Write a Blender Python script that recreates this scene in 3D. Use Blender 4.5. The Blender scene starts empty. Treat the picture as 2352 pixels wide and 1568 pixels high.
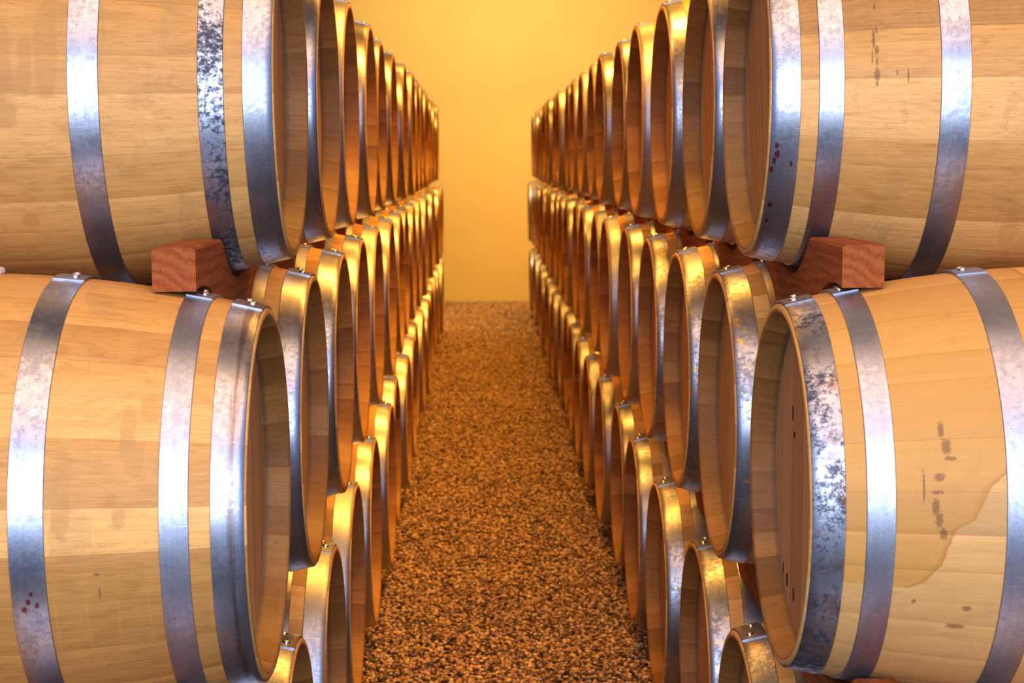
import bpy, bmesh, math, random
from mathutils import Matrix, Vector
random.seed(7)
S = bpy.context.scene
COL = S.collection
PI = math.pi
CAMZ = 1.56                      # eye height above the floor

# ------------------------------------------------------------------ camera
cam = bpy.data.cameras.new('camera'); cam_o = bpy.data.objects.new('camera', cam); COL.objects.link(cam_o)
cam.sensor_width = 36.0; cam.lens = 4041.2 * 36 / 2352
pt, yw, rl = 0.1041, 0.0170, 0.0054
def rows():
    Rz = Matrix(((math.cos(yw), -math.sin(yw), 0), (math.sin(yw), math.cos(yw), 0), (0, 0, 1)))
    Rx = Matrix(((1, 0, 0), (0, math.cos(pt), -math.sin(pt)), (0, math.sin(pt), math.cos(pt))))
    Rr = Matrix(((math.cos(rl), 0, -math.sin(rl)), (0, 1, 0), (math.sin(rl), 0, math.cos(rl))))
    M = Rr @ Rx @ Rz             # world -> (right, forward, up)
    return Vector(M[0]), Vector(M[1]), Vector(M[2])
rt, fw, up = rows()
bk = -fw
cam_o.matrix_world = Matrix(((rt.x, up.x, bk.x, 0), (rt.y, up.y, bk.y, 0), (rt.z, up.z, bk.z, CAMZ), (0, 0, 0, 1)))
cam.clip_start = 0.05
cam.dof.use_dof = True; cam.dof.focus_distance = 3.1; cam.dof.aperture_fstop = 9
S.camera = cam_o

# ------------------------------------------------------------------ view
S.view_settings.view_transform = 'Standard'; S.view_settings.look = 'None'
S.view_settings.gamma = 1; S.view_settings.use_curve_mapping = False
S.view_settings.exposure = 0.12

# ------------------------------------------------------------------ light
W = bpy.data.worlds.new('world'); S.world = W; W.use_nodes = True
W.node_tree.nodes['Background'].inputs[0].default_value = (0.13, 0.37, 1.0, 1)
W.node_tree.nodes['Background'].inputs[1].default_value = 0.78

def area(name, loc, target, sx, sy, power, col, spread=PI):
    l = bpy.data.lights.new(name, 'AREA'); l.shape = 'RECTANGLE'; l.size = sx; l.size_y = sy
    l.energy = power; l.color = col; l.spread = spread
    o = bpy.data.objects.new(name, l); COL.objects.link(o)
    o.location = loc
    d = Vector(target) - Vector(loc)
    o.rotation_euler = d.to_track_quat('-Z', 'Y').to_euler()
    return o
# unseen wide cool source behind the camera, sized for the hoop highlights
area('cool_area', (0.05, -0.25, CAMZ + 0.18), (0.05, 3.2, CAMZ - 0.35), 3.0, 1.5, 88, (0.80, 0.90, 1.0))
# warm cellar lamps hung in a row over the right stack, weaker row over the left
for k in range(7):
    y = 4.9 + 2.05 * k
    area('warm_lamp', (0.80, y, 3.45), (0.70, y, 0), 0.22, 1.7, 56, (1.0, 0.43, 0.05), 1.9)
for k in range(4):
    y = 4.6 + 3.6 * k
    area('warm_lamp_left', (-1.0, y, 3.5), (-0.8, y, 0), 0.3, 1.2, 12, (1.0, 0.46, 0.07), 2.0)
area('warm_lamp_front', (0.1, 1.7, 3.7), (0.1, 2.0, 0), 3.4, 4.6, 158, (1.0, 0.57, 0.22))
area('wall_wash', (0.3, 16.2, 3.5), (0.3, 18.8, 1.9), 3.0, 0.4, 112, (1.0, 0.80, 0.46))

# ------------------------------------------------------------------ material helpers
class NT:
    def __init__(s, name):
        s.m = bpy.data.materials.new(name); s.m.use_nodes = True
        s.t = s.m.node_tree; s.b = s.t.nodes['Principled BSDF']
    def n(s, typ, **kw):
        x = s.t.nodes.new(typ)
        for k, v in kw.items():
            if k[0] == 'i' and k[1:].isdigit():
                x.inputs[int(k[1:])].default_value = v
            else: setattr(x, k, v)
        return x
    def l(s, a, b): s.t.links.new(a, b)
    def math(s, op, a, b=None, c=None, clamp=False):
        x = s.n('ShaderNodeMath', operation=op, use_clamp=clamp)
        for i, v in enumerate((a, b, c)):
            if v is None: continue
            if hasattr(v, 'links'): s.l(v, x.inputs[i])
            else: x.inputs[i].default_value = v
        return x.outputs[0]
    def mix(s, f, a, b, typ='MIX'):
        x = s.n('ShaderNodeMix', data_type='RGBA', blend_type=typ)
        for i, v in ((0, f), (6, a), (7, b)):
            if hasattr(v, 'links'): s.l(v, x.inputs[i])
            elif isinstance(v, (int, float)): x.inputs[i].default_value = v
            else: x.inputs[i].default_value = (*v, 1)
        return x.outputs[2]
    def vec(s, x=0.0, y=0.0, z=0.0):
        c = s.n('ShaderNodeCombineXYZ')
        for i, v in enumerate((x, y, z)):
            if hasattr(v, 'links'): s.l(v, c.inputs[i])
            else: c.inputs[i].default_value = v
        return c.outputs[0]
    def noise(s, v, scale=1.0, detail=3.0, rough=0.5, dist=0.0):
        x = s.n('ShaderNodeTexNoise'); s.l(v, x.inputs['Vector'])
        x.inputs['Scale'].default_value = scale; x.inputs['Detail'].default_value = detail
        x.inputs['Roughness'].default_value = rough; x.inputs['Distortion'].default_value = dist
        return x.outputs[0]
    def ramp(s, f, stops, interp='LINEAR'):
        x = s.n('ShaderNodeValToRGB'); s.l(f, x.inputs[0]); r = x.color_ramp; r.interpolation = interp
        while len(r.elements) < len(stops): r.elements.new(0.5)
        for e, (p, c) in zip(r.elements, stops):
            e.position = p; e.color = (*c, 1) if not isinstance(c, (int, float)) else (c, c, c, 1)
        return x.outputs[0]
    def step(s, f, a, b):
        x = s.n('ShaderNodeMapRange', interpolation_type='SMOOTHSTEP'); s.l(f, x.inputs[0])
        x.inputs[1].default_value = a; x.inputs[2].default_value = b
        return x.outputs[0]
    def bump(s, h, strength, dist=0.001):
        x = s.n('ShaderNodeBump'); s.l(h, x.inputs['Height'])
        x.inputs['Strength'].default_value = strength; x.inputs['Distance'].default_value = dist
        s.l(x.outputs[0], s.b.inputs['Normal'])
    def uv(s, name='UVMap'):
        u = s.n('ShaderNodeUVMap'); u.uv_map = name
        x = s.n('ShaderNodeSeparateXYZ'); s.l(u.outputs[0], x.inputs[0])
        return x.outputs[0], x.outputs[1]
    def rnd(s): return s.n('ShaderNodeObjectInfo').outputs['Random']

RV = 0.31                        # metres of v per radian
def phi(deg): return math.radians(deg) * RV

def blob_mask(T, u, v, warp, blobs, edge=0.12):
    """soft-edged shapes at (x from end, degrees from top, half length, half height)"""
    out = None
    for (bx, bd, hx, hy) in blobs:
        a = T.math('DIVIDE', T.math('SUBTRACT', u, bx), hx)
        b = T.math('DIVIDE', T.math('SUBTRACT', v, phi(bd)), hy)
        d = T.math('POWER', T.math('ADD', T.math('POWER', T.math('ABSOLUTE', a), 2.6), T.math('POWER', T.math('ABSOLUTE', b), 2.6)), 0.385)
        d = T.math('ADD', d, warp)
        m = T.step(d, 1.0 + edge, 1.0 - edge)
        out = m if out is None else T.math('MAXIMUM', out, m)
    return out

def wood_mat(name, tint=(1, 1, 1), stains=(), marks=(), halfstain=None, seed=0.0, strength=1.0):
    T = NT(name); u, v = T.uv(); fr, sr = T.uv('stave')
    rn = T.rnd()
    off = T.math('ADD', T.math('MULTIPLY', rn, 37.0), seed)
    sid = T.math('MULTIPLY', sr, 23.0)
    # tone of each stave
    wn = T.n('ShaderNodeTexWhiteNoise', noise_dimensions='2D'); T.l(T.vec(sid, off), wn.inputs[0])
    tone = T.ramp(wn.outputs[0], [(0.0, (0.41, 0.195, 0.052)), (0.3, (0.61, 0.305, 0.084)), (0.7, (0.71, 0.370, 0.108)), (1.0, (0.86, 0.485, 0.165))])
    # grain: long thin streaks along the stave
    g1 = T.noise(T.vec(T.math('MULTIPLY', u, 6.0), T.math('MULTIPLY', v, 210.0), T.math('ADD', sid, off)), 1.0, 5.0, 0.6, 0.15)
    g2 = T.noise(T.vec(T.math('MULTIPLY', u, 28.0), T.math('MULTIPLY', v, 620.0), T.math('ADD', off, sid)), 1.0, 3.0, 0.6)
    g3 = T.noise(T.vec(T.math('MULTIPLY', u, 9.0), T.math('MULTIPLY', v, 30.0), T.math('ADD', off, sid)), 1.0, 6.0, 0.65, 1.2)
    c = T.mix(1.0, tone, T.ramp(g1, [(0.25, (0.88, 0.85, 0.80)), (0.65, (1.04, 1.04, 1.03))]), 'MULTIPLY')
    c = T.mix(0.8, c, T.ramp(g2, [(0.34, (0.80, 0.74, 0.66)), (0.5, (1.0, 1.0, 1.0))]), 'MULTIPLY')
    c = T.mix(0.9, c, T.ramp(g3, [(0.30, (0.80, 0.74, 0.66)), (0.5, (1, 1, 1)), (0.75, (1.08, 1.06, 1.03))]), 'MULTIPLY')
    # medullary flecks on some staves
    fk = T.noise(T.vec(T.math('MULTIPLY', u, 60.0), T.math('ADD', T.math('MULTIPLY', v, 260.0), T.math('MULTIPLY', u, 55.0)), T.math('ADD', sid, off)), 1.0, 1.0, 0.4, 0.8)
    fm = T.math('MULTIPLY', T.step(fk, 0.66, 0.74), T.math('GREATER_THAN', wn.outputs[0], 0.55))
    c = T.mix(T.math('MULTIPLY', fm, 0.35), c, (0.34, 0.17, 0.05))
    # old handling marks and drips, browner
    dm = T.noise(T.vec(T.math('MULTIPLY', u, 22.0), T.math('MULTIPLY', v, 9.0), off), 1.0, 4.0, 0.6, 0.6)
    c = T.mix(T.math('MULTIPLY', T.step(dm, 0.60, 0.63), 0.22 * strength), c, (0.34, 0.21, 0.085))
    warp = T.math('MULTIPLY', T.math('SUBTRACT', T.noise(T.vec(u, v, seed), 55.0, 4.0, 0.6), 0.5), 0.9)
    if stains:
        m = blob_mask(T, u, v, warp, stains, 0.05)
        rim = blob_mask(T, u, v, warp, stains, 0.28)
        c = T.mix(T.math('MULTIPLY', m, 0.42), c, (0.43, 0.225, 0.060))
        edge = T.math('SUBTRACT', rim, T.math('MULTIPLY', m, rim))
        c = T.mix(T.math('MULTIPLY', edge, 0.3), c, (0.30, 0.17, 0.06))
    if halfstain:
        # piecewise line x = f(angle); wood is darker on one side of it
        r = T.n('ShaderNodeFloatCurve')
        cv = r.mapping.curves[0]; pts = sorted(halfstain, key=lambda p: p[1])
        lo, hi = pts[0][1], pts[-1][1]
        t = T.math('DIVIDE', T.math('SUBTRACT', v, phi(lo)), phi(hi) - phi(lo), clamp=True)
        T.l(t, r.inputs[1])
        cv.points[0].location = (0, pts[0][0] * 2); cv.points[1].location = (1, pts[-1][0] * 2)
        for p in pts[1:-1]: cv.points.new((p[1] - lo) / (hi - lo), p[0] * 2)
        for p in cv.points: p.handle_type = 'VECTOR'
        r.mapping.update()
        line = T.math('MULTIPLY', r.outputs[0], 0.5)
        d = T.math('SUBTRACT', u, T.math('ADD', line, T.math('MULTIPLY', warp, 0.008)))
        m = T.step(d, 0.0015, -0.0005)
        lim = T.math('LESS_THAN', v, phi(hi))
        m = T.math('MULTIPLY', m, lim)
        c = T.mix(T.math('MULTIPLY', m, 0.70), c, (0.56, 0.285, 0.065), 'MIX')
        c = T.mix(T.math('MULTIPLY', T.math('SUBTRACT', 1.0, m), T.math('GREATER_THAN', v, phi(lo))), c, T.mix(0.35, c, (0.78, 0.50, 0.22)))
        e = T.math('MULTIPLY', T.step(T.math('ABSOLUTE', d), 0.012, 0.0), m)
        c = T.mix(T.math('MULTIPLY', e, 0.55), c, (0.40, 0.16, 0.03))
    if marks:
        warp2 = T.math('MULTIPLY', T.math('SUBTRACT', T.noise(T.vec(u, v, seed + 3), 300.0, 4.0, 0.7), 0.5), 2.6)
        m = blob_mask(T, u, v, warp2, marks, 0.30)
        c = T.mix(T.math('MULTIPLY', m, 0.62), c, (0.10, 0.035, 0.015))
    # seams
    e = T.math('MINIMUM', fr, T.math('SUBTRACT', 1.0, fr))
    sm = T.step(e, 0.0, 0.012)
    c = T.mix(T.math('MULTIPLY', T.math('SUBTRACT', 1.0, sm), 0.35), c, (0.14, 0.07, 0.025))
    c = T.mix(1.0, c, tint, 'MULTIPLY')
    # flour paste and dirt in the croze beside the head
    cz = T.step(T.math('ADD', T.math('SUBTRACT', u, 2.0), T.math('MULTIPLY', warp, 0.010)), 0.032, 0.040)
    c = T.mix(T.math('MULTIPLY', T.math('MULTIPLY', cz, T.math('GREATER_THAN', u, 1.5)), 0.6), c, (0.16, 0.12, 0.09))
    # the inner chime is multiplied darker than the outside of the staves
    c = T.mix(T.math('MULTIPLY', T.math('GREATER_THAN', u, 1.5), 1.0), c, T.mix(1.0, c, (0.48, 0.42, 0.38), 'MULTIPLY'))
    T.l(c, T.b.inputs['Base Color'])
    T.b.inputs['Roughness'].default_value = 0.55
    T.b.inputs['Specular IOR Level'].default_value = 0.35
    T.bump(T.math('ADD', g1, T.math('MULTIPLY', g2, 0.5)), 0.25, 0.0006)
    return T.m

def steel_mat(name, mottle=0.25, gold=0.0, brown=0.0, red=(), band=0.0, seed=0.0, rough=0.29):
    T = NT(name); u, v = T.uv(); off = T.math('ADD', T.math('MULTIPLY', T.rnd(), 51.0), seed)
    p = T.vec(u, v, off)
    n1 = T.noise(p, 105.0, 7.0, 0.72)                   # spangle mottling
    n2 = T.noise(p, 520.0, 3.0, 0.6)                   # fine specks
    n3 = T.noise(p, 14.0, 3.0, 0.5)
    stre = T.noise(T.vec(T.math('MULTIPLY', u, 160.0), T.math('MULTIPLY', v, 8.0), off), 1.0, 3.0, 0.6)
    c = T.ramp(n3, [(0.3, (0.40, 0.42, 0.51)), (0.7, (0.55, 0.57, 0.66))])
    c = T.mix(0.5, c, T.ramp(stre, [(0.35, (0.78, 0.78, 0.80)), (0.65, (1, 1, 1))]), 'MULTIPLY')
    mm = T.math('MULTIPLY', T.step(T.math('ADD', n1, T.math('MULTIPLY', T.math('SUBTRACT', n3, 0.5), 0.6)), 0.42, 0.66), mottle)
    c = T.mix(mm, c, (0.05, 0.06, 0.085))
    sp = T.math('MULTIPLY', T.step(n2, 0.60, 0.67), 0.6)
    c = T.mix(sp, c, (0.16, 0.15, 0.18))
    met = 0.95
    if brown:
        b = T.math('MULTIPLY', T.step(T.noise(p, 30.0, 5.0, 0.65, 0.5), 0.50, 0.62), brown)
        c = T.mix(b, c, (0.22, 0.10, 0.045))
    if band:         # brown run-off staining along the strap
        bn = T.noise(T.vec(T.math('MULTIPLY', u, 140.0), T.math('MULTIPLY', v, 6.0), off), 1.0, 5.0, 0.65)
        bw = T.math('SUBTRACT', 1.0, T.math('MULTIPLY', T.math('ABSOLUTE', T.math('SUBTRACT', u, band)), 55.0), clamp=True)
        c = T.mix(T.math('MULTIPLY', T.step(T.math('MULTIPLY', bn, bw), 0.26, 0.48), 0.6), c, (0.16, 0.085, 0.05))
    if gold:  # glints of warm light painted into the steel colour as gold patches
        g = T.math('MULTIPLY', T.step(T.noise(p, 48.0, 7.0, 0.75, 0.3), 0.60 - 0.1 * gold, 0.66 - 0.1 * gold), 0.9)
        c = T.mix(g, c, (0.85, 0.52, 0.13))
    if red:
        w = T.math('MULTIPLY', T.math('SUBTRACT', T.noise(p, 300.0, 3.0, 0.6), 0.5), 1.5)
        c = T.mix(T.math('MULTIPLY', blob_mask(T, u, v, w, red, 0.25), 0.85), c, (0.22, 0.015, 0.02))
    # scratches
    sc = T.noise(T.vec(T.math('MULTIPLY', u, 30.0), T.math('MULTIPLY', v, 900.0), off), 1.0, 0.0, 0.5)
    c = T.mix(T.math('MULTIPLY', T.step(sc, 0.80, 0.83), 0.6), c, (0.9, 0.9, 0.92))
    T.l(c, T.b.inputs['Base Color'])
    T.b.inputs['Metallic'].default_value = met
    r = T.math('ADD', T.math('MULTIPLY', mm, 0.30), T.math('ADD', rough - 0.04, T.math('MULTIPLY', n1, 0.10)))
    T.l(r, T.b.inputs['Roughness'])
    T.bump(T.math('ADD', n1, T.math('MULTIPLY', n2, 0.4)), 0.18, 0.0006)
    return T.m

def head_mat(name, dark=False):
    T = NT(name); u, v = T.uv(); fr, sr = T.uv('stave'); off = T.math('MULTIPLY', T.rnd(), 41.0)
    wn = T.n('ShaderNodeTexWhiteNoise', noise_dimensions='2D'); T.l(T.vec(T.math('MULTIPLY', sr, 19.0), off), wn.inputs[0])
    c = T.ramp(wn.outputs[0], [(0, (0.42, 0.19, 0.06)), (0.5, (0.50, 0.245, 0.085)), (1, (0.58, 0.31, 0.12))])
    g = T.noise(T.vec(T.math('MULTIPLY', u, 110.0), T.math('MULTIPLY', v, 4.0), T.math('ADD', off, sr)), 1.0, 5.0, 0.6, 0.6)
    c = T.mix(1.0, c, T.ramp(g, [(0.3, (0.74, 0.68, 0.62)), (0.65, (1.05, 1.03, 1))]), 'MULTIPLY')
    e = T.math('MINIMUM', fr, T.math('SUBTRACT', 1.0, fr))
    c = T.mix(T.math('MULTIPLY', T.math('SUBTRACT', 1.0, T.step(e, 0, 0.012)), 0.6), c, (0.12, 0.06, 0.02))
    T.l(c, T.b.inputs['Base Color']); T.b.inputs['Roughness'].default_value = 0.6
    T.bump(g, 0.2, 0.0006)
    return T.m

def rail_mat():
    T = NT('red brown rail timber'); tc = T.n('ShaderNodeTexCoord'); 
    sx = T.n('ShaderNodeSeparateXYZ'); T.l(tc.outputs['Object'], sx.inputs[0])
    x, y, z = sx.outputs
    rr = T.math('SQRT', T.math('ADD', T.math('POWER', T.math('ADD', x, 0.05), 2.0), T.math('POWER', T.math('ADD', z, 0.02), 2.0)))
    w = T.noise(T.vec(T.math('MULTIPLY', x, 8.0), T.math('MULTIPLY', y, 2.2), T.math('MULTIPLY', z, 8.0)), 1.0, 4.0, 0.6, 0.6)
    ring = T.math('SINE', T.math('ADD', T.math('MULTIPLY', rr, 330.0), T.math('MULTIPLY', w, 30.0)))
    c = T.ramp(T.math('MULTIPLY_ADD', ring, 0.5, 0.5), [(0.0, (0.27, 0.062, 0.012)), (1.0, (0.36, 0.095, 0.020))])
    f = T.noise(T.vec(T.math('MULTIPLY', x, 180.0), T.math('MULTIPLY', y, 8.0), T.math('MULTIPLY', z, 180.0)), 1.0, 4.0, 0.6)
    c = T.mix(1.0, c, T.ramp(f, [(0.3, (0.75, 0.7, 0.66)), (0.65, (1.1, 1.1, 1.1))]), 'MULTIPLY')
    T.l(c, T.b.inputs['Base Color']); T.b.inputs['Roughness'].default_value = 0.75; T.b.inputs['Specular IOR Level'].default_value = 0.2
    T.bump(f, 0.3, 0.0008)
    return T.m

def plain(name, col, rough=0.6, metal=0.0, nscale=0.0, var=0.15, bump=0.0):
    T = NT(name); tc = T.n('ShaderNodeTexCoord')
    if nscale:
        n = T.noise(tc.outputs['Object'], nscale, 4.0, 0.6)
        c = T.mix(1.0, T.ramp(n, [(0.3, (1 - var,) * 3), (0.7, (1 + var * 0.4,) * 3)]), col, 'MULTIPLY')
        T.l(c, T.b.inputs['Base Color'])
        if bump: T.bump(n, bump, 0.002)
    else: T.b.inputs['Base Color'].default_value = (*col, 1)
    T.b.inputs['Roughness'].default_value = rough; T.b.inputs['Metallic'].default_value = metal
    return T.m

# ------------------------------------------------------------------ object helpers
def link(name, me, mat, parent=None, loc=(0, 0, 0)):
    o = bpy.data.objects.new(name, me); COL.objects.link(o)
    if mat and not me.materials: me.materials.append(mat)
    o.parent = parent; o.location = loc
    return o
def tag(o, label, cat=None, group=None, kind=None):
    if label: o['label'] = label
    if cat: o['category'] = cat
    if group: o['group'] = group
    if kind: o['kind'] = kind
    return o
def mesh(name, vs, fs, uvs=None, uv2=None, smooth=True, fix=False):
    me = bpy.data.meshes.new(name); me.from_pydata(vs, [], fs)
    for nm, data in (('UVMap', uvs), ('stave', uv2)):
        if data is None: continue
        lay = me.uv_layers.new(name=nm)
        k = 0
        for f in data:
            for c in f:
                lay.data[k].uv = c; k += 1
    if smooth: me.polygons.foreach_set('use_smooth', [True] * len(me.polygons))
    me.update()
    return me
def box(name, x0, x1, y0, y1, z0, z1, mat, **kw):
    vs = [(x, y, z) for x in (x0, x1) for y in (y0, y1) for z in (z0, z1)]
    fs = [(0, 1, 3, 2), (4, 6, 7, 5), (0, 4, 5, 1), (2, 3, 7, 6), (0, 2, 6, 4), (1, 5, 7, 3)]
    return link(name, mesh(name, vs, fs, smooth=False), mat, **kw)

# ------------------------------------------------------------------ room
stone = plain('dark cellar stone', (0.14, 0.10, 0.07), 0.9, 0, 3.0, 0.3, 0.3)
plaster = plain('ochre lime plaster', (0.80, 0.56, 0.16), 0.9, 0, 2.5, 0.04, 0.1)
Y0, Y1 = -3.0, 18.85
YW = 2.0                         # the side walls and the vault start here; the camera end is left open
XL, XR, H = -2.3, 2.5, 3.75
grav_base = NT('gravel bed')
tc = grav_base.n('ShaderNodeTexCoord')
vo = grav_base.n('ShaderNodeTexVoronoi'); grav_base.l(tc.outputs['Object'], vo.inputs['Vector']); vo.inputs['Scale'].default_value = 80
gc = grav_base.mix(1.0, grav_base.ramp(vo.outputs['Color'], [(0, (0.025, 0.022, 0.024)), (1, (0.10, 0.085, 0.08))]), grav_base.ramp(vo.outputs['Distance'], [(0.2, (1, 1, 1)), (0.7, (0.2, 0.2, 0.2))]), 'MULTIPLY')
grav_base.l(gc, grav_base.b.inputs['Base Color']); grav_base.b.inputs['Roughness'].default_value = 0.8
tag(box('floor', XL, XR, Y0, Y1, -0.12, 0.0, grav_base.m), 'gravel floor of the cellar aisle', kind='structure')
tag(box('wall_back', XL - 0.2, XR + 0.2, Y1, Y1 + 0.2, -0.12, H + 0.2, plaster), 'smooth ochre yellow end wall', kind='structure')
tag(box('wall_left', XL - 0.2, XL, YW, Y1, -0.12, H + 0.2, stone), 'dark stone wall behind the left stack', kind='structure')
tag(box('wall_right', XR, XR + 0.2, YW, Y1, -0.12, H + 0.2, stone), 'dark stone wall behind the right stack', kind='structure')
tag(box('ceiling', XL, XR, YW, Y1, H, H + 0.2, stone), 'dark stone ceiling of the cellar', kind='structure')

# ------------------------------------------------------------------ barrel meshes
LEN = 0.95; RB = 0.346; KB = 0.2593; RC = RB + 0.004     # RC = height of the axis above the empty
def rad(x): return RB - KB * (x - LEN / 2) ** 2

PROF = [(0.046, 0.2605), (0.041, 0.2640), (0.004, 0.2735), (0.0008, 0.2750), (0.0, 0.2775), (0.0, 0.2855), (0.0015, 0.2873)]
def body_mesh(side, seed):
    rg = random.Random(seed)
    ws = [rg.uniform(0.6, 1.3) for _ in range(27)]; t = sum(ws)
    prof = PROF + [(x, rad(x)) for x in [0.012 + (LEN - 0.024) * i / 22 for i in range(23)]] + [(LEN - x, r) for x, r in reversed(PROF)]
    ang = []          # (phi, stave frac, stave rand, v)
    a = -PI
    for i, w in enumerate(ws):
        d = 2 * PI * w / t; r_ = rg.random()
        for fr in (0.0, 0.03, 0.2, 0.4, 0.6, 0.8, 0.97):
            ang.append((a + d * fr, fr, r_))
        a += d
    n = len(ang); m = len(prof); vs = []; fs = []; uv = []; u2 = []
    for (p, fr, r_) in ang:
        for (x, r) in prof:
            rr = r - (0.0005 if fr == 0.0 else 0.0)
            vs.append((side * x, -rr * math.sin(p), rr * math.cos(p) + RC))
    for i in range(n):
        j = (i + 1) % n
        p0, f0, r0 = ang[i]; p1 = ang[j][0] if j else PI; f1 = ang[j][1] if ang[j][1] > f0 else 1.0
        for k in range(m - 1):
            q = [(i, k), (j, k), (j, k + 1), (i, k + 1)]
            if side > 0: q = q[::-1]
            fs.append([a_ * m + b_ for a_, b_ in q])
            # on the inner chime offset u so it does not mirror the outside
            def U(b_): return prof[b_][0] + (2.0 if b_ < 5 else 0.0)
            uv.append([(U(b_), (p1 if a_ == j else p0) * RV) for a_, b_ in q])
            u2.append([(f1 if a_ == j else f0, r0) for a_, b_ in q])
    me = mesh('stave_body', vs, fs, uv, u2)
    return me

def ring_mesh(name, x0, x1, side, lap=True, segs=128, r_extra=0.0):
    th = 0.0024
    def prof_at(lift):
        b = 0.0007; P = []
        P.append((x0, rad(x0) + 0.0002 + lift)); P.append((x0, rad(x0) + th + lift - b))
        for k in range(5):
            x = x0 + b + (x1 - x0 - 2 * b) * k / 4; P.append((x, rad(x) + th + lift))
        P.append((x1, rad(x1) + th + lift - b)); P.append((x1, rad(x1) + 0.0002 + lift))
        return P
    vs = []; fs = []; uv = []
    P = prof_at(0.0); m = len(P)
    for i in range(segs):
        p = -PI + 2 * PI * i / segs
        for x, r in P: vs.append((side * x, -r * math.sin(p), r * math.cos(p) + RC))
    for i in range(segs):
        j = (i + 1) % segs; p0 = -PI + 2 * PI * i / segs; p1 = p0 + 2 * PI / segs
        for k in range(m):
            k2 = (k + 1) % m
            q = [(i, k), (j, k), (j, k2), (i, k2)]
            if side > 0: q = q[::-1]
            fs.append([a * m + b for a, b in q]); uv.append([(P[b][0], (p1 if a == j else p0) * RV) for a, b in q])
    if lap:      # the lapped end of the strap, raised over the ring near the top
        P2 = prof_at(0.0023); base = len(vs); a0, a1, ns = math.radians(-17), math.radians(7.5), 12
        for i in range(ns + 1):
            p = a0 + (a1 - a0) * i / ns
            for x, r in P2: vs.append((side * x, -r * math.sin(p), r * math.cos(p) + RC))
        for i in range(ns):
            for k in range(m):
                k2 = (k + 1) % m; q = [(i, k), (i + 1, k), (i + 1, k2), (i, k2)]
                if side > 0: q = q[::-1]
                fs.append([base + a * m + b for a, b in q]); uv.append([(P2[b][0], (a0 + (a1 - a0) * a / ns) * RV + 1.0) for a, b in q])
        for i, rev in ((0, side < 0), (ns, side > 0)):
            f = [base + i * m + k for k in range(m)]
            if rev: f = f[::-1]
            fs.append(f); uv.append([(0, 0)] * m)
    me = mesh(name, vs, fs, uv)
    me.polygons.foreach_set('use_smooth', [True] * len(me.polygons))
    try: me.set_sharp_from_angle(angle=math.radians(38))
    except Exception: pass
    return me

def head_mesh(side, xh, seed, flip=False):
    rg = random.Random(seed); R = 0.2646; tilt = math.radians(rg.uniform(-12, 12))
    cuts = [-R]; 
    while cuts[-1] < R - 0.05: cuts.append(cuts[-1] + rg.uniform(0.07, 0.105))
    cuts[-1] = R
    vs = []; fs = []; uv = []; u2 = []
    def P(a, b): return (math.cos(tilt) * a - math.sin(tilt) * b, math.sin(tilt) * a + math.cos(tilt) * b)
    for i in range(len(cuts) - 1):
        r_ = rg.random(); g = 0.0006
        ys = [cuts[i] + g + (cuts[i + 1] - cuts[i] - 2 * g) * k / 8 for k in range(9)]
        base = len(vs)
        for y in ys:
            h = math.sqrt(max(R * R - y * y, 0.00001))
            for z in (h, h - 0.004 if h > 0.01 else h * 0.5, -h + 0.004 if h > 0.01 else -h * 0.5, -h):
                inn = abs(z) < h - 1e-6
                a, b = P(y, z); vs.append((side * (xh + (0 if inn else 0.004) * (1 if not flip else -1)), a, b + RC))
            for z in (h, -h):
                a, b = P(y, z); vs.append((side * (xh + (0.018 if not flip else -0.018)), a, b + RC))
        for k in range(8):
            s = base + 6 * k; t = s + 6
            quads = [(s, t, t + 1, s + 1), (s + 1, t + 1, t + 2, s + 2), (s + 2, t + 2, t + 3, s + 3), (s + 3, t + 3, t + 5, s + 5), (s + 5, t + 5, t + 4, s + 4), (s + 4, t + 4, t, s)]
            for q in quads:
                if (side > 0) == flip: q = q[::-1]
                fs.append(q)
                uv.append([(ys[(c - base) // 6], vs[c][2]) for c in q]); u2.append([(((c - base) // 6) / 8, r_) for c in q])
    me = mesh('head', vs, fs, uv, u2, smooth=False)
    return me

def rivet_mesh():
    vs = [(0, 0, 0.0042)]; fs = []; R = 0.0078; n = 14
    lv = [(0.45, 0.0040), (0.75, 0.0032), (0.94, 0.0018), (1.0, -0.0012)]
    for s, z in lv:
        for i in range(n): vs.append((R * s * math.cos(2 * PI * i / n), R * s * math.sin(2 * PI * i / n), z))
    for i in range(n): fs.append((0, 1 + i, 1 + (i + 1) % n))
    for l in range(3):
        for i in range(n):
            a = 1 + l * n + i; b = 1 + l * n + (i + 1) % n; fs.append((a, a + n, b + n, b))
    return mesh('rivet', vs, fs)

HOOPS = [(0.003, 0.049), (0.078, 0.118), (0.271, 0.319)]
body_me = {(s, k): body_mesh(s, 11 + 5 * k + s) for s in (1, -1) for k in range(4)}
head_me = {(s, k): head_mesh(s, 0.042, 31 + k) for s in (1, -1) for k in range(3)}
back_me = {s: head_mesh(s, LEN - 0.042, 77, True) for s in (1, -1)}
hoop_me = {(s, k): ring_mesh('hoop', *HOOPS[k], s) for s in (1, -1) for k in range(3)}
rear_me = {(s, k): ring_mesh('hoop', LEN - HOOPS[k][1], LEN - HOOPS[k][0], s, segs=96) for s in (1, -1) for k in range(3)}
riv_me = rivet_mesh()

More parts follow.
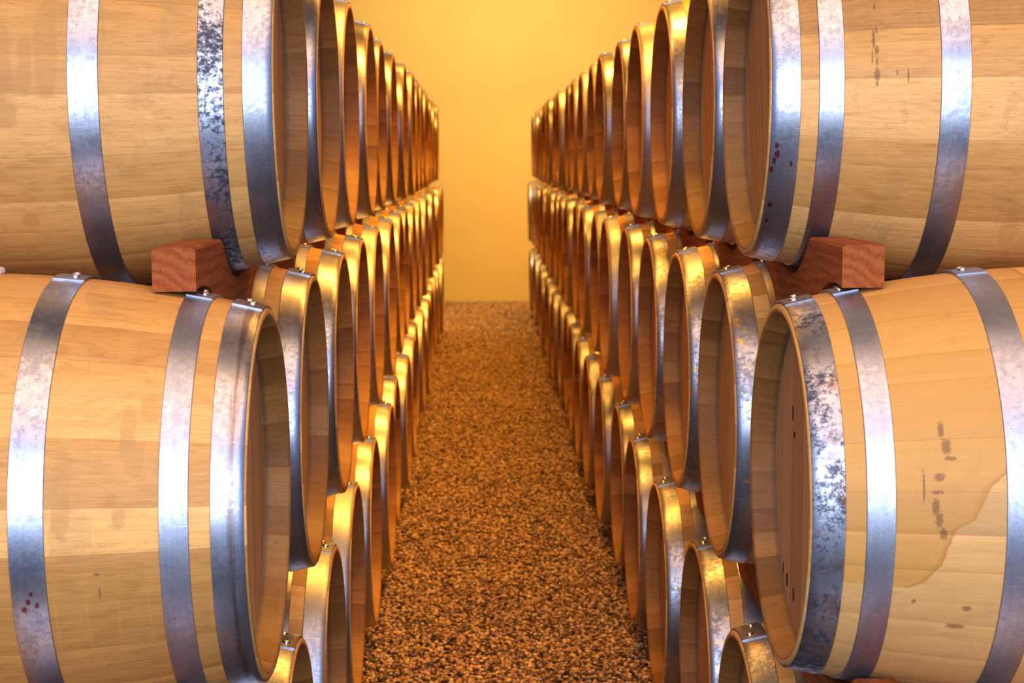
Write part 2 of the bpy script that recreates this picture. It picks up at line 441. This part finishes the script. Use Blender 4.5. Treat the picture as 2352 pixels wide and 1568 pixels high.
wood = [wood_mat('oak staves tan', seed=1.0), wood_mat('oak staves golden', (1.04, 0.99, 0.88), seed=9.0), wood_mat('oak staves pale', (1.03, 1.02, 1.02), seed=17.0)]
wood_RM = wood_mat('oak staves with a diagonal water stain', (1.04, 1.0, 0.93), seed=5.0,
    halfstain=[(0.37, 62), (0.286, 75), (0.2483, 81), (0.2269, 88.8), (0.200, 91.7), (0.184, 100.7), (0.162, 106), (0.140, 108)],
    marks=[(0.1568, 80.5, 0.0016, 0.021), (0.184, 66, 0.004, 0.011), (0.190, 70.5, 0.006, 0.010), (0.195, 73.5, 0.008, 0.003), (0.1785, 78.2, 0.007, 0.005), (0.175, 82.0, 0.008, 0.0028),
           (0.173, 85.8, 0.005, 0.011), (0.178, 89, 0.005, 0.010), (0.184, 92.6, 0.005, 0.008), (0.213, 119, 0.012, 0.004), (0.225, 113, 0.006, 0.004), (0.150, 112, 0.003, 0.004)])
wood_RT = wood_mat('oak staves with faded pen marks', seed=6.0, marks=[(0.1688, 65.7, 0.0017, 0.005), (0.1695, 73.0, 0.0018, 0.006), (0.1645, 75.6, 0.0024, 0.015), (0.162, 81.0, 0.0010, 0.012),
    (0.1692, 79.0, 0.0035, 0.007), (0.1690, 82.5, 0.0018, 0.006), (0.1695, 86.2, 0.0042, 0.010), (0.1690, 88.8, 0.0022, 0.004), (0.2010, 85.7, 0.0012, 0.005), (0.2187, 86.9, 0.0016, 0.010)])
wood_LM = wood_mat('oak staves with drip stains', (1.04, 1.0, 0.92), seed=7.0, stains=[(0.249, 80, 0.012, 0.055), (0.1612, 63, 0.010, 0.035), (0.151, 71, 0.012, 0.022), (0.134, 57, 0.013, 0.02), (0.171, 85.4, 0.009, 0.013), (0.124, 97, 0.006, 0.008)],
    marks=[(0.201, 104, 0.0012, 0.008), (0.203, 99, 0.004, 0.002)])
wood_LT = wood_mat('oak staves with pale drips', (0.97, 0.98, 1.0), seed=8.0, stains=[(0.43, 82, 0.022, 0.055), (0.385, 84, 0.010, 0.04), (0.352, 80, 0.016, 0.07), (0.42, 97, 0.02, 0.02), (0.40, 128, 0.012, 0.012)])
hw = [head_mat('oak head boards'), head_mat('oak head boards b')]
st_clean = steel_mat('galvanised hoop steel', 0.35, seed=2.0)
st_soft = steel_mat('galvanised hoop steel dull', 0.2, seed=12.0, rough=0.40)
st_mott = steel_mat('galvanised hoop steel, dark blotches', 0.95, seed=3.0, rough=0.36)
st_glint = steel_mat('galvanised hoop steel, rust flecks', 0.5, gold=0.35, seed=4.0, rough=0.32)
st_brown = steel_mat('galvanised hoop steel, brown patches', 0.9, brown=0.5, seed=13.0, rough=0.36)
st_red = steel_mat('galvanised hoop steel, wine spots', 0.4, seed=5.0, red=[(0.0135, 108.5, 0.003, 0.006), (0.0155, 111.2, 0.004, 0.007), (0.0110, 113.6, 0.003, 0.006), (0.0073, 117, 0.003, 0.006), (0.0382, 114.3, 0.0025, 0.005), (0.0127, 131, 0.004, 0.006), (0.0114, 138.6, 0.003, 0.005)])
st_band = steel_mat('galvanised hoop steel, brown run-off', 0.3, band=0.020, seed=2.5)
st_pink = steel_mat('galvanised hoop steel, faint wine spots', 0.35, seed=6.5, red=[(0.2925, 103, 0.003, 0.003), (0.2975, 105, 0.003, 0.004), (0.286, 106, 0.003, 0.004), (0.304, 107, 0.004, 0.004)])
riv_mat = plain('bright rivet steel', (0.80, 0.80, 0.82), 0.22, 1.0)
bung_wood = plain('orange bung wood', (0.62, 0.28, 0.09), 0.6, 0, 60, 0.2)
cloth_mat = plain('bung cloth', (0.75, 0.66, 0.55), 0.9, 0, 90, 0.25, 0.4)

def obj_mat(o, mat):             # material held by the object so meshes can be shared
    o.material_slots[0].link = 'OBJECT'; o.material_slots[0].material = mat
for me in list(body_me.values()) + list(head_me.values()) + list(back_me.values()) + list(hoop_me.values()) + list(rear_me.values()):
    me.materials.append(st_clean)

def bung_mesh(r=0.026, h=0.012):
    vs = []; fs = []; n = 24
    for s, z in ((1.0, -0.01), (1.0, h - 0.003), (0.9, h)):
        for i in range(n): vs.append((r * s * math.cos(2 * PI * i / n), r * s * math.sin(2 * PI * i / n), z))
    for l in range(2):
        for i in range(n): fs.append((l * n + i, l * n + (i + 1) % n, (l + 1) * n + (i + 1) % n, (l + 1) * n + i))
    fs.append([2 * n + i for i in range(n)])
    return mesh('bung', vs, fs, smooth=False)
bung_me = bung_mesh(); bung_me.materials.append(bung_wood)

big_bung = bung_mesh(0.052, 0.017); big_bung.materials.append(bung_wood)
def bung_cloth(root):            # scrap of pale cloth squeezed round the bung
    g = [c for c in root.children if c.name.startswith('bung')][0]
    rg = random.Random(4); vs = []; fs = []; n = 60; m = 10
    for i in range(n):
        a = 2 * PI * i / n; w = 0.0045 + 0.0035 * abs(math.sin(a * 5.3 + 1)) + rg.uniform(-0.0006, 0.0006)
        for k in range(m):
            b = 2 * PI * k / m; r = 0.055 + w * math.cos(b)
            vs.append((r * math.cos(a), r * math.sin(a), 0.004 + w * 0.9 * math.sin(b) - 0.006 * math.sin(a) ** 2))
    for i in range(n):
        for k in range(m):
            fs.append((i * m + k, (i + 1) % n * m + k, (i + 1) % n * m + (k + 1) % m, i * m + (k + 1) % m))
    o = link('bung_cloth', mesh('bung_cloth', vs, fs), cloth_mat, g); tag(o, 'pale crumpled cloth')
burn_mat = plain('burnt brand', (0.025, 0.012, 0.008), 0.8)
def burnt_marks(root):           # strokes of a brand burnt into the head
    h = [c for c in root.children if c.name.startswith('head')][0]
    vs = []; fs = []
    for (y, z, w, t) in ((0.173, -0.178, 0.006, 0.020), (0.135, -0.190, 0.014, 0.022), (0.071, -0.200, 0.012, 0.022), (0.095, 0.100, 0.008, 0.026), (0.080, 0.066, 0.014, 0.010)):
        b = len(vs); x0, x1 = 0.0412, 0.0432
        vs += [(x, y + a * w / 2, RC + z + c * t / 2) for x in (x0, x1) for a, c in ((-1, -1), (1, -1), (1.0, 0.8), (-0.7, 1))]
        fs += [(b, b + 3, b + 2, b + 1), (b, b + 1, b + 5, b + 4), (b + 1, b + 2, b + 6, b + 5), (b + 2, b + 3, b + 7, b + 6), (b + 3, b, b + 4, b + 7)]
    o = link('burnt_mark', mesh('burnt_mark', vs, fs, smooth=False), burn_mat, h); tag(o, 'black burnt strokes')

ORD = ['first', 'second', 'third', 'fourth', 'fifth', 'sixth', 'seventh', 'eighth', 'ninth', 'tenth', 'eleventh', 'twelfth', 'thirteenth', 'fourteenth', 'fifteenth', 'sixteenth', 'seventeenth', 'eighteenth', 'nineteenth', 'twentieth', 'twenty-first']

def make_barrel(side, aX, Y, Zc, label, group, bodymat, hoopmats, bk_, hk, rivets, rg, bung_=None):
    root = bpy.data.objects.new('oak_barrel', None); COL.objects.link(root)
    root.location = (aX, Y, CAMZ + Zc - RC)
    root.rotation_euler = (0, 0, 0)
    root.empty_display_size = 0.2
    tag(root, label, 'barrel', group)
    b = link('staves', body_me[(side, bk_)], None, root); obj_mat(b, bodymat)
    h = link('head', head_me[(side, hk)], None, root); obj_mat(h, hw[hk % 2])
    h2 = link('head', back_me[side], None, root); obj_mat(h2, hw[0])
    for k in range(3):
        o = link('hoop', hoop_me[(side, k)], None, root); obj_mat(o, hoopmats[k])
        w = HOOPS[k][1] - HOOPS[k][0]; xm = (HOOPS[k][0] + HOOPS[k][1]) / 2
        spots = [(xm + w * 0.02, 1.5)] if rivets == 1 else [(xm - w * 0.12, 2.2), (xm + w * 0.10, -7.0)]
        for (x, dg) in spots:
            a = math.radians(dg + rg.uniform(-1.5, 1.5)); r = rad(x) + 0.0046
            q = link('rivet', riv_me, riv_mat, o, (side * x, -r * math.sin(a), r * math.cos(a) + RC))
            q.rotation_euler = (a, side * -2 * KB * (LEN / 2 - x) , 0)
        o = link('hoop', rear_me[(side, k)], None, root); obj_mat(o, st_soft)
    if bung_ is None: bung_ = bung_me
    g = link('bung', bung_, bung_wood, root, (side * (LEN / 2 - (0.010 if bung_ is not bung_me else 0)), 0, RC + RB - 0.001))
    return root

# ------------------------------------------------------------------ the two stacks
STK = {-1: dict(name='left', a={'T': -0.3335, 'M': -0.3322, 'B': -0.3342}, Y={'T': 3.1563, 'M': 2.7182, 'B': 3.1005}, Z={'T': 0.1145, 'M': -0.5186, 'B': -1.1565}, s=0.7689, n={'T': (0, 14), 'M': (0, 16), 'B': (-1, 16)}),
       1: dict(name='right', a={'T': 0.4777, 'M': 0.4714, 'B': 0.4691}, Y={'T': 3.2082, 'M': 2.7778, 'B': 3.1807}, Z={'T': 0.1101, 'M': -0.5221, 'B': -1.1724}, s=0.7627, n={'T': (0, 18), 'M': (0, 19), 'B': (-1, 18)})}
TN = {'T': 'top', 'M': 'middle', 'B': 'bottom'}
HERO = {
 (-1, 'T', 0): ('large oak barrel at upper left, cut by the frame, resting above the red-brown timber end', wood_LT, (st_clean, st_mott, st_clean)),
 (-1, 'M', 0): ('large oak barrel at lower left with brown drip stains on its golden staves', wood_LM, (st_band, st_soft, st_pink)),
 (1, 'T', 0): ('large oak barrel at upper right with pen marks and red spots on its end hoop', wood_RT, (st_red, st_clean, st_clean)),
 (1, 'M', 0): ('large oak barrel at lower right with a diagonal water stain and blotched end hoop', wood_RM, (st_brown, st_soft, st_soft)),
 (1, 'M', 1): ('second barrel of the middle row on the right, painted gold glints on its hoop', None, (st_glint, st_glint, st_soft)),
 (1, 'B', 0): ('bottom-row barrel cut by the lower edge of the frame, under the big lower right barrel', None, (st_glint, st_clean, st_clean)),
 (1, 'B', 1): ('bottom-row barrel on the right with a blue hoop and painted orange glints near its top', None, (st_glint, st_clean, st_clean)),
}
DX = {(-1,'M',1):0.0003, (-1,'M',2):0.0007, (-1,'M',3):0.0055, (-1,'M',4):0.0050, (-1,'M',5):-0.0007, (-1,'M',6):-0.0001, (1,'M',1):0.0012, (1,'M',2):0.0039, (1,'M',3):0.0038, (1,'M',4):0.0012, (1,'M',5):-0.0134, (1,'T',1):0.0074, (1,'T',2):0.0027, (1,'T',3):-0.0018, (1,'T',4):0.0051, (1,'T',5):-0.0089, (1,'T',7):0.0019, (-1,'T',1):-0.0006, (-1,'T',2):0.0061, (-1,'T',3):0.0001, (-1,'T',4):0.0098, (-1,'T',5):0.0056, (-1,'T',6):-0.0060, (-1,'T',7):-0.0116, (-1,'B',2):0.0030, (-1,'B',3):-0.0012, (-1,'B',4):-0.0116, (1,'B',2):-0.0017, (1,'B',3):-0.0033, }
for side, K in STK.items():
    rg = random.Random(100 + side)
    for t in 'TMB':
        n0, n1 = K['n'][t]
        for i in range(n0, n1 + 1):
            key = (side, t, i)
            dx = DX.get(key, 0.0 if i < 1 else rg.uniform(-0.012, 0.012)) * side
            place = ORD[i - n0]; last = i == n1
            lab = '%s oak barrel from the front in the %s row of the %s stack' % (place, TN[t], K['name'])
            if last: lab = 'farthest oak barrel, at the yellow end wall, in the %s row of the %s stack' % (TN[t], K['name'])
            bm_ = wood[rg.randrange(3)]
            hm = [st_clean if rg.random() < 0.7 else st_soft, rg.choice((st_clean, st_soft)), st_soft]
            if side == 1 and i in (2, 3) and t == 'M': hm[0] = st_glint
            if side == 1 and i == 2 and t == 'B': hm[0] = st_glint
            if key in HERO:
                lab = HERO[key][0]; hm = HERO[key][2]; bm_ = HERO[key][1] or bm_
            if i == -1: lab = 'nearest oak barrel of the bottom row, under the large lower %s barrel' % K['name']
            root = make_barrel(side, K['a'][t] + dx, K['Y'][t] + i * K['s'], K['Z'][t], lab, 'oak barrels stacked along the %s of the aisle' % K['name'],
                        bm_, hm, rg.randrange(4), rg.randrange(3), 2 if i <= 5 else 1, rg, big_bung if key == (-1, 'M', 0) else None)
            if key == (-1, 'M', 0): bung_cloth(root)
            if key == (1, 'M', 0): burnt_marks(root)

# ------------------------------------------------------------------ timber rails between the rows
rmat = rail_mat()
def rail(side, K, upper, lower, label):
    """long timber with saddles cut for the barrels above and below"""
    w = 0.066; xc = 0.133 if side < 0 else 0.122; R = rad(xc + w / 2) + 0.003
    s = K['s']
    if lower:
        zl = K['Z'][lower] + CAMZ; zu = K['Z'][upper] + CAMZ
        ztop = zl + R + 0.062; zbot = zu - R - 0.062
        ylo = [K['Y'][lower] + i * s for i in range(K['n'][lower][0], K['n'][lower][1] + 1)]
        y0 = ylo[0] - 0.055; y1 = ylo[-1] + 0.06
    else:
        zu = K['Z'][upper] + CAMZ; zbot = 0.0; ztop = zu - R + 0.06; ylo = []
        y0 = K['Y'][upper] + K['n'][upper][0] * s - 0.25; y1 = K['Y'][upper] + K['n'][upper][1] * s + 0.25
    yup = [K['Y'][upper] + i * s for i in range(K['n'][upper][0], K['n'][upper][1] + 1)]
    a = K['a'][lower or upper]; xa = a + side * (xc - w / 2) ; xb = a + side * (xc + w / 2)
    N = int((y1 - y0) / 0.012); b = 0.004
    vs = []; fs = []
    for i in range(N + 1):
        y = y0 + (y1 - y0) * i / N
        zt = ztop; zb = zbot
        for c in yup:
            if abs(y - c) < R: zt = min(zt, zu - math.sqrt(R * R - (y - c) ** 2))
        for c in ylo:
            if abs(y - c) < R: zb = max(zb, zl + math.sqrt(R * R - (y - c) ** 2))
        xm = (xa + xb) / 2; h = w / 2
        for (dx, dz) in ((-h, 0), (-h, 1), (-h + b, 2), (h - b, 2), (h, 1), (h, 0)):
            z = {0: zb, 1: zt - b, 2: zt}[dz]
            vs.append((dx, y - y0, z - zbot))
    for i in range(N):
        for k in range(6):
            k2 = (k + 1) % 6
            fs.append((i * 6 + k, i * 6 + k2, (i + 1) * 6 + k2, (i + 1) * 6 + k))
    fs.append((5, 4, 3, 2, 1, 0)); fs.append(tuple(N * 6 + k for k in range(6)))
    me = mesh('timber_rail', vs, fs, smooth=False)
    bm = bmesh.new(); bm.from_mesh(me); bmesh.ops.recalc_face_normals(bm, faces=bm.faces); bm.to_mesh(me); bm.free()
    o = link('timber_rail', me, rmat, None, ((xa + xb) / 2, y0, zbot))
    return tag(o, label, 'timber rail')
for side, K in STK.items():
    nm = K['name']
    rail(side, K, 'T', 'M', 'red-brown timber rail with a square end, under the top row of barrels on the %s' % nm)
    rail(side, K, 'M', 'B', 'timber rail under the middle row of barrels on the %s' % nm)
    rail(side, K, 'B', None, 'timber rail lying on the floor under the bottom row on the %s' % nm)

# ------------------------------------------------------------------ gravel of the aisle
def gravel():
    x0, x1, y0, y1 = -0.75, 0.90, 4.3, Y1 - 0.02
    me = mesh('gravel', [(x0, y0, 0.001), (x1, y0, 0.001), (x1, y1, 0.001), (x0, y1, 0.001)], [(0, 1, 2, 3)], smooth=False)
    T = NT('gravel pebbles')
    at = T.n('ShaderNodeAttribute', attribute_type='INSTANCER', attribute_name='tone')
    c = T.ramp(at.outputs['Fac'], [(0.0, (0.045, 0.022, 0.014)), (0.25, (0.15, 0.075, 0.036)), (0.55, (0.36, 0.195, 0.085)), (0.8, (0.56, 0.33, 0.15)), (1.0, (0.80, 0.56, 0.30))])
    tcn = T.n('ShaderNodeTexCoord')
    n = T.noise(tcn.outputs['Object'], 2.0, 3.0, 0.6)
    c = T.mix(1.0, c, T.ramp(n, [(0.3, (0.8, 0.8, 0.8)), (0.7, (1.1, 1.1, 1.1))]), 'MULTIPLY')
    T.l(c, T.b.inputs['Base Color']); T.b.inputs['Roughness'].default_value = 0.5
    me.materials.append(T.m)
    o = link('gravel', me, None); tag(o, 'loose brown gravel covering the aisle between the stacks', 'gravel', kind='stuff')
    ng = bpy.data.node_groups.new('gravel', 'GeometryNodeTree')
    ng.interface.new_socket('Geometry', in_out='INPUT', socket_type='NodeSocketGeometry')
    ng.interface.new_socket('Geometry', in_out='OUTPUT', socket_type='NodeSocketGeometry')
    N = ng.nodes.new; L = ng.links.new
    gi = N('NodeGroupInput'); go = N('NodeGroupOutput')
    dp = N('GeometryNodeDistributePointsOnFaces'); dp.inputs['Density'].default_value = 9500
    L(gi.outputs[0], dp.inputs['Mesh'])
    # jitter the height so pebbles lie in layers
    sp = N('GeometryNodeSetPosition'); rv = N('FunctionNodeRandomValue'); rv.data_type = 'FLOAT_VECTOR'
    rv.inputs[0].default_value = (0, 0, 0.0); rv.inputs[1].default_value = (0, 0, 0.012)
    nz = N('ShaderNodeTexNoise'); nz.inputs['Scale'].default_value = 2.2
    mz = N('ShaderNodeMath'); mz.operation = 'MULTIPLY'; mz.inputs[1].default_value = 0.03; L(nz.outputs[0], mz.inputs[0])
    cb = N('ShaderNodeCombineXYZ'); L(mz.outputs[0], cb.inputs[2])
    va = N('ShaderNodeVectorMath'); L(rv.outputs[0], va.inputs[0]); L(cb.outputs[0], va.inputs[1])
    L(dp.outputs[0], sp.inputs['Geometry']); L(va.outputs[0], sp.inputs['Offset'])
    ico = N('GeometryNodeMeshIcoSphere'); ico.inputs['Radius'].default_value = 1.0; ico.inputs['Subdivisions'].default_value = 2
    n2 = N('ShaderNodeTexNoise'); n2.inputs['Scale'].default_value = 1.1
    sp2 = N('GeometryNodeSetPosition'); 
    ps = N('GeometryNodeInputPosition'); sc = N('ShaderNodeVectorMath'); sc.operation = 'SCALE'
    ms = N('ShaderNodeMath'); ms.operation = 'MULTIPLY_ADD'; ms.inputs[1].default_value = 1.2; ms.inputs[2].default_value = 0.35; L(n2.outputs[0], ms.inputs[0])
    L(ps.outputs[0], sc.inputs[0]); L(ms.outputs[0], sc.inputs['Scale'])
    L(ico.outputs[0], sp2.inputs['Geometry']); L(sc.outputs[0], sp2.inputs['Position'])
    sm = N('GeometryNodeSetShadeSmooth'); L(sp2.outputs[0], sm.inputs[0])
    mt = N('GeometryNodeSetMaterial'); mt.inputs['Material'].default_value = T.m; L(sm.outputs[0], mt.inputs[0])
    ip = N('GeometryNodeInstanceOnPoints'); L(sp.outputs[0], ip.inputs['Points']); L(mt.outputs[0], ip.inputs['Instance'])
    rr = N('FunctionNodeRandomValue'); rr.data_type = 'FLOAT_VECTOR'; rr.inputs[0].default_value = (-0.4, -0.4, 0); rr.inputs[1].default_value = (0.4, 0.4, 6.28); rr.inputs['Seed'].default_value = 3
    L(rr.outputs[0], ip.inputs['Rotation'])
    rs = N('FunctionNodeRandomValue'); rs.data_type = 'FLOAT_VECTOR'; rs.inputs[0].default_value = (0.0045, 0.0035, 0.003); rs.inputs[1].default_value = (0.0105, 0.0085, 0.006); rs.inputs['Seed'].default_value = 5
    L(rs.outputs[0], ip.inputs['Scale'])
    sa = N('GeometryNodeStoreNamedAttribute'); sa.data_type = 'FLOAT'; sa.domain = 'INSTANCE'; sa.inputs['Name'].default_value = 'tone'
    rt_ = N('FunctionNodeRandomValue'); rt_.data_type = 'FLOAT'; rt_.inputs['Seed'].default_value = 9
    fo = [s for s in rt_.outputs if s.type == 'VALUE' and s.enabled][0]
    fi = [s for s in sa.inputs if s.name == 'Value' and s.enabled][0]
    L(ip.outputs[0], sa.inputs['Geometry']); L(fo, fi)
    L(sa.outputs[0], go.inputs[0])
    md = o.modifiers.new('gravel', 'NODES'); md.node_group = ng
gravel()
